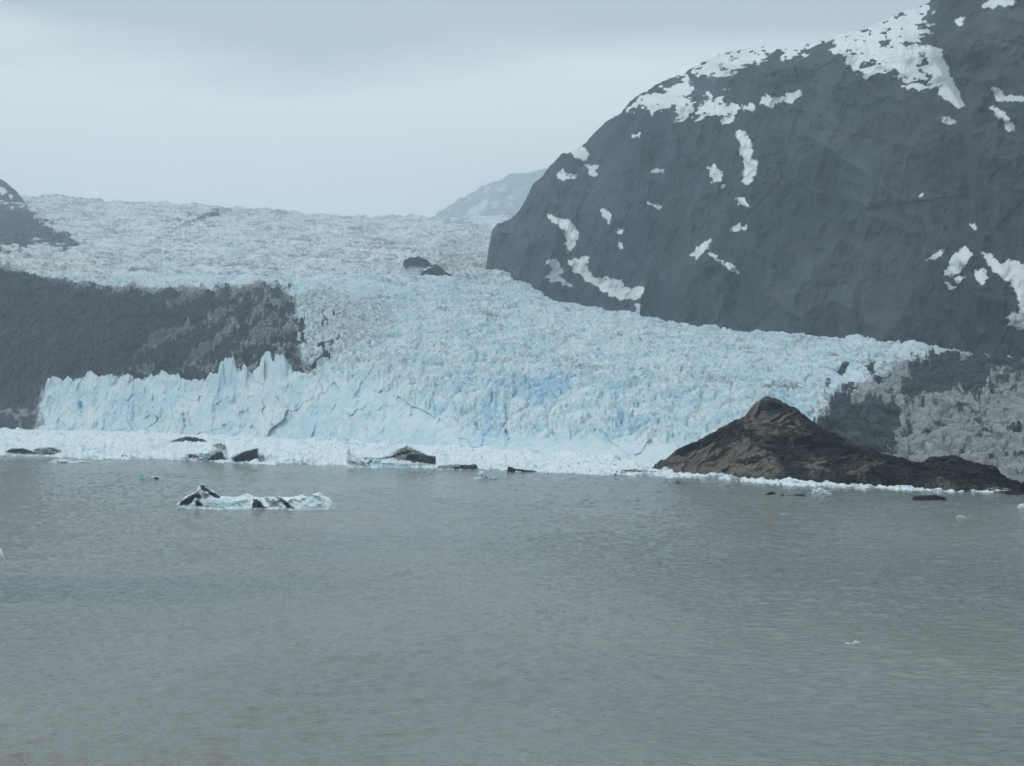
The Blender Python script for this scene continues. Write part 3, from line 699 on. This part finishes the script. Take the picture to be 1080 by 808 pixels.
o = heap('rock_outcrop', [(-60, 178), (-30, 184), (0, 190), (4, 191), (10, 196), (16, 201), (21, 208), (27, 214), (34, 219)], 222, 500, M_MOUNT, D=4000, base_z=400, step=0.6, rough=0.05, prof=1.5, nrows=60,
         snow=[[(-5, 196), (4, 197), (8, 203), (2, 206)], [(8, 204), (14, 206), (12, 210)]])
tag(o, 'dark rock shoulder on the skyline at the top left of the glacier', 'rock')
o = heap('rock_outcrop', [(425, 276), (428, 273), (433, 271), (437, 272), (442, 270.5), (447, 273), (451, 275), (455, 279)], 300, 50, M_MOUNT, D=2530, base_z=float(zat(280, 2530)), step=0.3, rough=0.015, nrows=50, prof=1.4, lumps=20)
tag(o, 'small dark rock poking out of the ice, upper left of two near the mountain foot', 'rock')
o = heap('rock_outcrop', [(444, 287), (449, 283), (455, 280), (460, 279), (465, 282), (470, 287), (475, 289), (480, 293.5), (487, 297), (494, 301)], 300, 70, M_MOUNT, D=2370, base_z=float(zat(299, 2370)), step=0.3, rough=0.015, nrows=50, prof=1.4, lumps=20,
         snow=[[(444, 285), (452, 281), (456, 282), (448, 286)]])
tag(o, 'long low dark rock in the ice, lower right of two near the mountain foot', 'rock')

ICE = 'icebergs floating in the bay'
def berg(lab, *a, **k):
    o = heap('iceberg', *a, M_BERG, **k); tag(o, lab, 'iceberg', ICE); return o
z1 = lambda L: [(170 + a / 5.4, 490 + b / 5.4) for a, b in L]
# 1 the large striped one
berg('long white iceberg with black diagonal stripes floating alone in open water',
     z1([(95, 225), (120, 200), (150, 175), (185, 160), (205, 150), (222, 118), (235, 104), (250, 125), (270, 142), (300, 150), (335, 180), (370, 180), (400, 186), (440, 182), (490, 164), (520, 180), (560, 188), (620, 184), (680, 184), (740, 186), (785, 178), (805, 172), (825, 182), (860, 170), (905, 155), (925, 178), (960, 190), (980, 225), (1003, 256)]),
     537.5, 15.0, step=0.22, nrows=70, rough=0.055, lumps=1.6, prof=2.6, seed=3.0,
     dark=[z1(q) for q in ([(95, 228), (140, 190), (175, 168), (215, 160), (240, 188), (225, 198), (195, 195), (170, 222), (150, 232), (110, 236)], [(222, 114), (247, 117), (292, 156), (338, 178), (332, 196), (298, 186), (252, 154), (225, 144)],
                           [(522, 195), (545, 192), (570, 215), (606, 250), (520, 250)], [(650, 186), (686, 188), (726, 220), (764, 252), (720, 252), (684, 216)], [(185, 205), (210, 195), (225, 215), (250, 232), (330, 240), (360, 246), (200, 240)])],
     dirt=[z1(q) for q in ([(580, 190), (640, 190), (710, 245), (620, 248)], [(250, 150), (300, 190), (240, 200), (215, 160)])], blue=[z1([(250, 225), (450, 205), (455, 245), (360, 245)])], dnoise=0.45)
# 2.. smaller ones
berg('small white ice block cut off by the left edge of the picture', [(-14, 586), (-8, 580), (-2, 577), (2, 579), (3.5, 583), (4.5, 589)], 590, 5, step=0.2, rough=0.1)
berg('small turquoise floe with a dark tip floating between the pack ice and striped iceberg', [(147, 504.5), (149, 500), (153, 500.5), (157, 503), (163, 502.5), (167, 503), (168.5, 505.5)], 505.8, 5, step=0.2, dark=[[(162, 503), (169, 503.5), (169, 506), (163, 506)]], blue=[[(146, 498), (160, 500), (160, 507), (146, 507)]], dnoise=0.2)
berg('flat white floe in front of the pack ice at the far left', [(52, 487), (57, 485), (66, 484), (72, 486), (78, 487), (84, 485), (90, 486.5), (96, 487), (97, 488)], 488.3, 12, step=0.25, dark=[[(60, 487), (72, 486.8), (71, 488.5), (62, 488.5)], [(82, 487.5), (96, 487.4), (95, 489), (83, 489)]], dnoise=0.2)
z2 = lambda L: [(a / 7.2, 440 + b / 7.2) for a, b in L]
berg('low dark streaked iceberg with a dusty right half at the far left of the pack', z2([(42, 262), (70, 242), (105, 232), (180, 234), (230, 246), (270, 240), (310, 226), (350, 222), (390, 226), (430, 236), (460, 250), (485, 290)]), 481.3, 16, step=0.2, rough=0.06,
     dark=[z2(q) for q in ([(42, 262), (80, 236), (170, 234), (240, 255), (290, 282), (170, 282), (70, 274)], [(330, 265), (400, 270), (450, 275), (440, 288), (340, 284)], [(360, 230), (400, 234), (445, 258), (430, 264), (390, 246)])], dirt=[z2([(250, 230), (480, 220), (490, 290), (250, 290)])], dnoise=0.4)
berg('thin black sliver of ice at the pack edge left of the wedge shaped iceberg', z2([(928, 288), (940, 284), (965, 292), (990, 300), (1040, 302), (1060, 310)]), 483.6, 6, step=0.2, dark=[z2([(920, 280), (1065, 280), (1065, 316), (920, 316)])], dnoise=0.2)
z3 = lambda L: [(150 + a / 7.2, 440 + b / 7.2) for a, b in L]
berg('low black and white mottled hump lying back in the pack ice', z3([(200, 184), (240, 170), (300, 156), (330, 146), (365, 144), (400, 150), (440, 158), (480, 172), (515, 198)]), 470, 22, D=1180, step=0.2, base_z=3.5, rough=0.08, dark=[z3([(200, 186), (260, 168), (330, 148), (420, 152), (480, 172), (520, 200), (420, 196), (330, 190), (250, 184)])], dnoise=1.5)
berg('tiny dark ice lump far back in the white pack on the left', z2([(700, 158), (712, 144), (728, 142), (745, 156)]), 463, 8, D=1300, step=0.15, base_z=4, dark=[z2([(690, 135), (750, 135), (750, 160), (690, 160)])], dnoise=0.3)
berg('grey blue iceberg with a black triangular face beside the dark wedge', z3([(308, 318), (330, 290), (360, 276), (410, 270), (460, 268), (510, 256), (540, 236), (556, 200), (590, 190), (625, 200), (640, 235), (650, 275), (650, 322), (660, 332)]), 487, 15, step=0.15, rough=0.08,
     dark=[z3(q) for q in ([(500, 312), (560, 275), (600, 255), (618, 285), (635, 326), (500, 332)], [(556, 205), (600, 195), (595, 215), (565, 218)])], dirt=[z3(q) for q in ([(308, 320), (360, 274), (420, 280), (430, 325)], [(580, 200), (640, 200), (650, 260), (600, 240)])], blue=[z3([(420, 280), (520, 270), (500, 330), (420, 328)])], dnoise=0.4)
berg('dark wedge shaped iceberg with a steep right end at the pack edge', z3([(683, 300), (720, 280), (780, 258), (820, 242), (878, 236), (886, 262), (890, 290), (925, 290), (936, 344)]), 488.7, 14, step=0.15, rough=0.06, prof=3.5, taper=8,
     dark=[z3(q) for q in ([(683, 302), (780, 258), (878, 234), (884, 300), (880, 340), (800, 335), (700, 345)], )], dirt=[z3([(860, 280), (940, 280), (940, 350), (860, 350)])], dnoise=0.7)
z4 = lambda L: [(340 + a / 4.91, 450 + b / 4.91) for a, b in L]
o = berg('large black topped dome of ice on a pale shelf at the pack edge', z4([(128, 165), (134, 100), (140, 102), (150, 140), (200, 156), (240, 158), (300, 164), (330, 148), (370, 122), (400, 102), (435, 94), (465, 105), (500, 122), (540, 146), (586, 152), (590, 190), (596, 212)]), 493.3, 26, step=0.2, rough=0.06, prof=2.4,
     dark=[z4(q) for q in ([(215, 156), (300, 162), (350, 155), (400, 128), (470, 122), (500, 128), (470, 136), (400, 150), (360, 165), (300, 170), (220, 166)], [(430, 150), (470, 138), (540, 150), (590, 152), (588, 200), (540, 190), (440, 178)])],
     dirt=[z4(q) for q in ([(380, 120), (440, 95), (500, 122), (580, 150), (580, 200), (380, 175)], [(140, 180), (230, 180), (230, 205), (140, 205)])], blue=[z4([(230, 182), (560, 195), (560, 216), (230, 214)])], dnoise=0.9)
berg('low grey flat topped iceberg just right of the black topped one', z4([(592, 215), (600, 204), (660, 196), (720, 191), (790, 193), (803, 200), (808, 222)]), 495.6, 14, step=0.2, rough=0.06, prof=3, dark=[z4([(690, 205), (740, 196), (800, 194), (808, 224), (680, 222)])], dirt=[z4([(590, 190), (720, 190), (700, 224), (590, 224)])], dnoise=1.0)
berg('small turquoise pointed ice block in front of the pack near the middle', z4([(785, 268), (805, 255), (818, 232), (832, 232), (848, 250), (870, 262), (900, 264), (920, 272)]), 506, 7, step=0.15, rough=0.1, blue=[z4([(840, 245), (920, 255), (920, 275), (820, 275)])], dnoise=0.3)
berg('long low dark edged floe along the pack right of the turquoise block', z4([(957, 230), (960, 207), (975, 208), (1000, 218), (1050, 222), (1100, 226), (1150, 234)]), 498.2, 10, step=0.2, dark=[z4([(955, 205), (980, 207), (1060, 224), (1150, 230), (1150, 240), (955, 240)])], dirtv=0.5, dnoise=0.8)
z5 = lambda L: [(540 + a / 6, 460 + b / 6) for a, b in L]
berg('brown grey strip of rubble covered ice touching the left foot of the knoll', z5([(660, 240), (700, 214), (740, 212), (775, 205), (800, 214), (860, 218), (920, 222), (960, 232)]), 500.5, 12, step=0.2, base_z=0.5, debv=0.52, dirtv=0.6, dnoise=1.2)
z7 = lambda L: [(780 + a / 3.6, 490 + b / 3.6) for a, b in L]
berg('tiny dark floe near the left foot of the knoll', z5([(1028, 298), (1035, 288), (1055, 288), (1064, 298)]), 509.8, 3, step=0.15, dark=[z5([(1020, 280), (1070, 280), (1070, 305), (1020, 305)])], dnoise=0.2)
berg('small rounded black lump of ice floating left of a grey blue floe', z7([(100, 113), (108, 105), (120, 102), (132, 104), (137, 113)]), 522, 4, step=0.12, dark=[z7([(95, 98), (140, 98), (140, 118), (95, 118)])], dnoise=0.2)
berg('low grey blue floe between the black lump and the small white block', z7([(158, 116), (163, 107), (175, 111), (205, 113), (232, 110), (247, 112), (248, 119)]), 523.4, 4, step=0.12, dark=[z7([(205, 111), (250, 110), (250, 122), (205, 122)]), z7([(156, 104), (168, 106), (168, 122), (156, 122)])], dirtv=0.9, bluev=0.3, dnoise=0.3)
berg('small bright white jagged block below the middle of the knoll', z7([(272, 108), (278, 92), (290, 96), (302, 88), (312, 92), (320, 96), (335, 100), (348, 110)]), 521, 5, step=0.12, rough=0.12)
berg('dark ridged floe floating before the right hump of the knoll', z7([(652, 132), (660, 119), (690, 117), (720, 116), (740, 113), (755, 119), (775, 121), (786, 134)]), 528, 6, step=0.12, rough=0.12, dark=[z7([(648, 105), (790, 105), (790, 140), (648, 140)])], dnoise=0.8)
berg('little white ice block at the right edge of the picture', z7([(1052, 164), (1060, 152), (1072, 148), (1085, 150), (1100, 158), (1108, 168)]), 536, 4, step=0.12, rough=0.12)

berg('scrap of white ice alone in open water in the lower right of the bay', [(887, 680), (891, 677.5), (897, 678.5), (901, 675.5), (905, 677), (907, 680)], 680.3, 1.2, step=0.1, rough=0.15)
berg('speck of white ice in open water below the ridged dark floe', [(1007, 545.5), (1011, 543.2), (1016, 544), (1019, 545.6)], 546, 1.6, step=0.1, rough=0.15)

# ------------------------------------------------------------------ haze
def build_haze():
    b = np.array([[-17500, -17500, -8], [17500, -17500, -8], [17500, 17500, -8], [-17500, 17500, -8], [-17500, -17500, 2650], [17500, -17500, 2650], [17500, 17500, 2650], [-17500, 17500, 2650]], float)
    q = np.array([[3, 2, 1, 0], [4, 5, 6, 7], [0, 1, 5, 4], [1, 2, 6, 5], [2, 3, 7, 6], [3, 0, 4, 7]])
    m = bpy.data.materials.new('haze'); m.use_nodes = True; t = m.node_tree; t.nodes.clear()
    out = t.nodes.new('ShaderNodeOutputMaterial'); v = t.nodes.new('ShaderNodeVolumePrincipled')
    v.inputs['Color'].default_value = (0.72, 0.88, 1.0, 1); v.inputs['Density'].default_value = 1.3e-4; v.inputs['Anisotropy'].default_value = 0.2
    t.links.new(v.outputs[0], out.inputs['Volume'])
    o = link_mesh('haze', b, q, m); tag(o, 'thin grey blue mist filling the air', kind='stuff')
build_haze()

# ------------------------------------------------------------------ world: overcast sky, soft sun
SUN_EL, SUN_ROT = 46.0, 255.0
w = bpy.data.worlds.new('World'); bpy.context.scene.world = w; w.use_nodes = True
t = w.node_tree; bg = t.nodes['Background']
sky = t.nodes.new('ShaderNodeTexSky'); sky.sky_type = 'NISHITA'; sky.sun_disc = False
sky.sun_elevation = math.radians(SUN_EL); sky.sun_rotation = math.radians(SUN_ROT)
tc = t.nodes.new('ShaderNodeTexCoord'); sep = t.nodes.new('ShaderNodeSeparateXYZ'); t.links.new(tc.outputs['Generated'], sep.inputs[0])
mp = t.nodes.new('ShaderNodeMapping'); mp.inputs['Scale'].default_value = (1.6, 1.6, 7.0); t.links.new(tc.outputs['Generated'], mp.inputs[0])
nz = t.nodes.new('ShaderNodeTexNoise'); nz.inputs['Scale'].default_value = 1.8; nz.inputs['Detail'].default_value = 5; t.links.new(mp.outputs[0], nz.inputs[0])
ad = t.nodes.new('ShaderNodeMath'); ad.operation = 'MULTIPLY_ADD'; ad.inputs[1].default_value = 0.10; t.links.new(nz.outputs[0], ad.inputs[0]); t.links.new(sep.outputs[2], ad.inputs[2])
cr = t.nodes.new('ShaderNodeValToRGB'); t.links.new(ad.outputs[0], cr.inputs[0])
e = cr.color_ramp.elements
S = 1.0
def el(pos, c, new=True):
    x = e.new(pos) if new else e[0]
    x.position = pos; x.color = (*[v * S for v in c], 1)
el(0.0, (1.16, 1.09, 0.985), False); e[1].position = 1.0; e[1].color = (0.80, 0.88, 0.92, 1)
el(0.16, (1.22, 1.15, 1.04)); el(0.268, (1.06, 1.02, 0.96)); el(0.305, (0.48, 0.50, 0.51)); el(0.42, (0.44, 0.48, 0.50)); el(0.60, (0.62, 0.70, 0.74))
sc_ = t.nodes.new('ShaderNodeMix'); sc_.data_type = 'RGBA'; sc_.blend_type = 'MULTIPLY'; sc_.inputs[0].default_value = 1.0
sc_.clamp_result = False
t.links.new(cr.outputs[0], sc_.inputs[6]); sc_.inputs[7].default_value = (10.5, 10.4, 10.3, 1)
mx = t.nodes.new('ShaderNodeMix'); mx.data_type = 'RGBA'; mx.inputs[0].default_value = 0.93
t.links.new(sky.outputs[0], mx.inputs[6]); t.links.new(sc_.outputs[2], mx.inputs[7]); t.links.new(mx.outputs[2], bg.inputs[0])
bg.inputs[1].default_value = 0.10

L = bpy.data.lights.new('sun', 'SUN'); L.energy = 0.8; L.angle = math.radians(22); L.color = (1.0, 0.97, 0.93)
so = bpy.data.objects.new('sun', L); C.objects.link(so)
so.rotation_euler = (math.radians(90 - SUN_EL), 0, math.radians(-SUN_ROT + 180))

# ------------------------------------------------------------------ camera
cam = bpy.data.cameras.new('camera'); cam.sensor_width = 36.0; cam.lens = 36.0 * F / 1080.0
cam.clip_start = 1.0; cam.clip_end = 60000
co = bpy.data.objects.new('camera', cam); C.objects.link(co); co.location = (0, 0, H); co.rotation_euler = (math.radians(90) + TH, 0, 0)
sc = bpy.context.scene
sc.camera = co
sc.render.engine = 'CYCLES'
sc.cycles.volume_bounces = 1
sc.cycles.max_bounces = 6
sc.cycles.use_denoising = True
sc.view_settings.view_transform = 'Standard'; sc.view_settings.look = 'None'; sc.view_settings.gamma = 1.0
sc.view_settings.exposure = 0.45
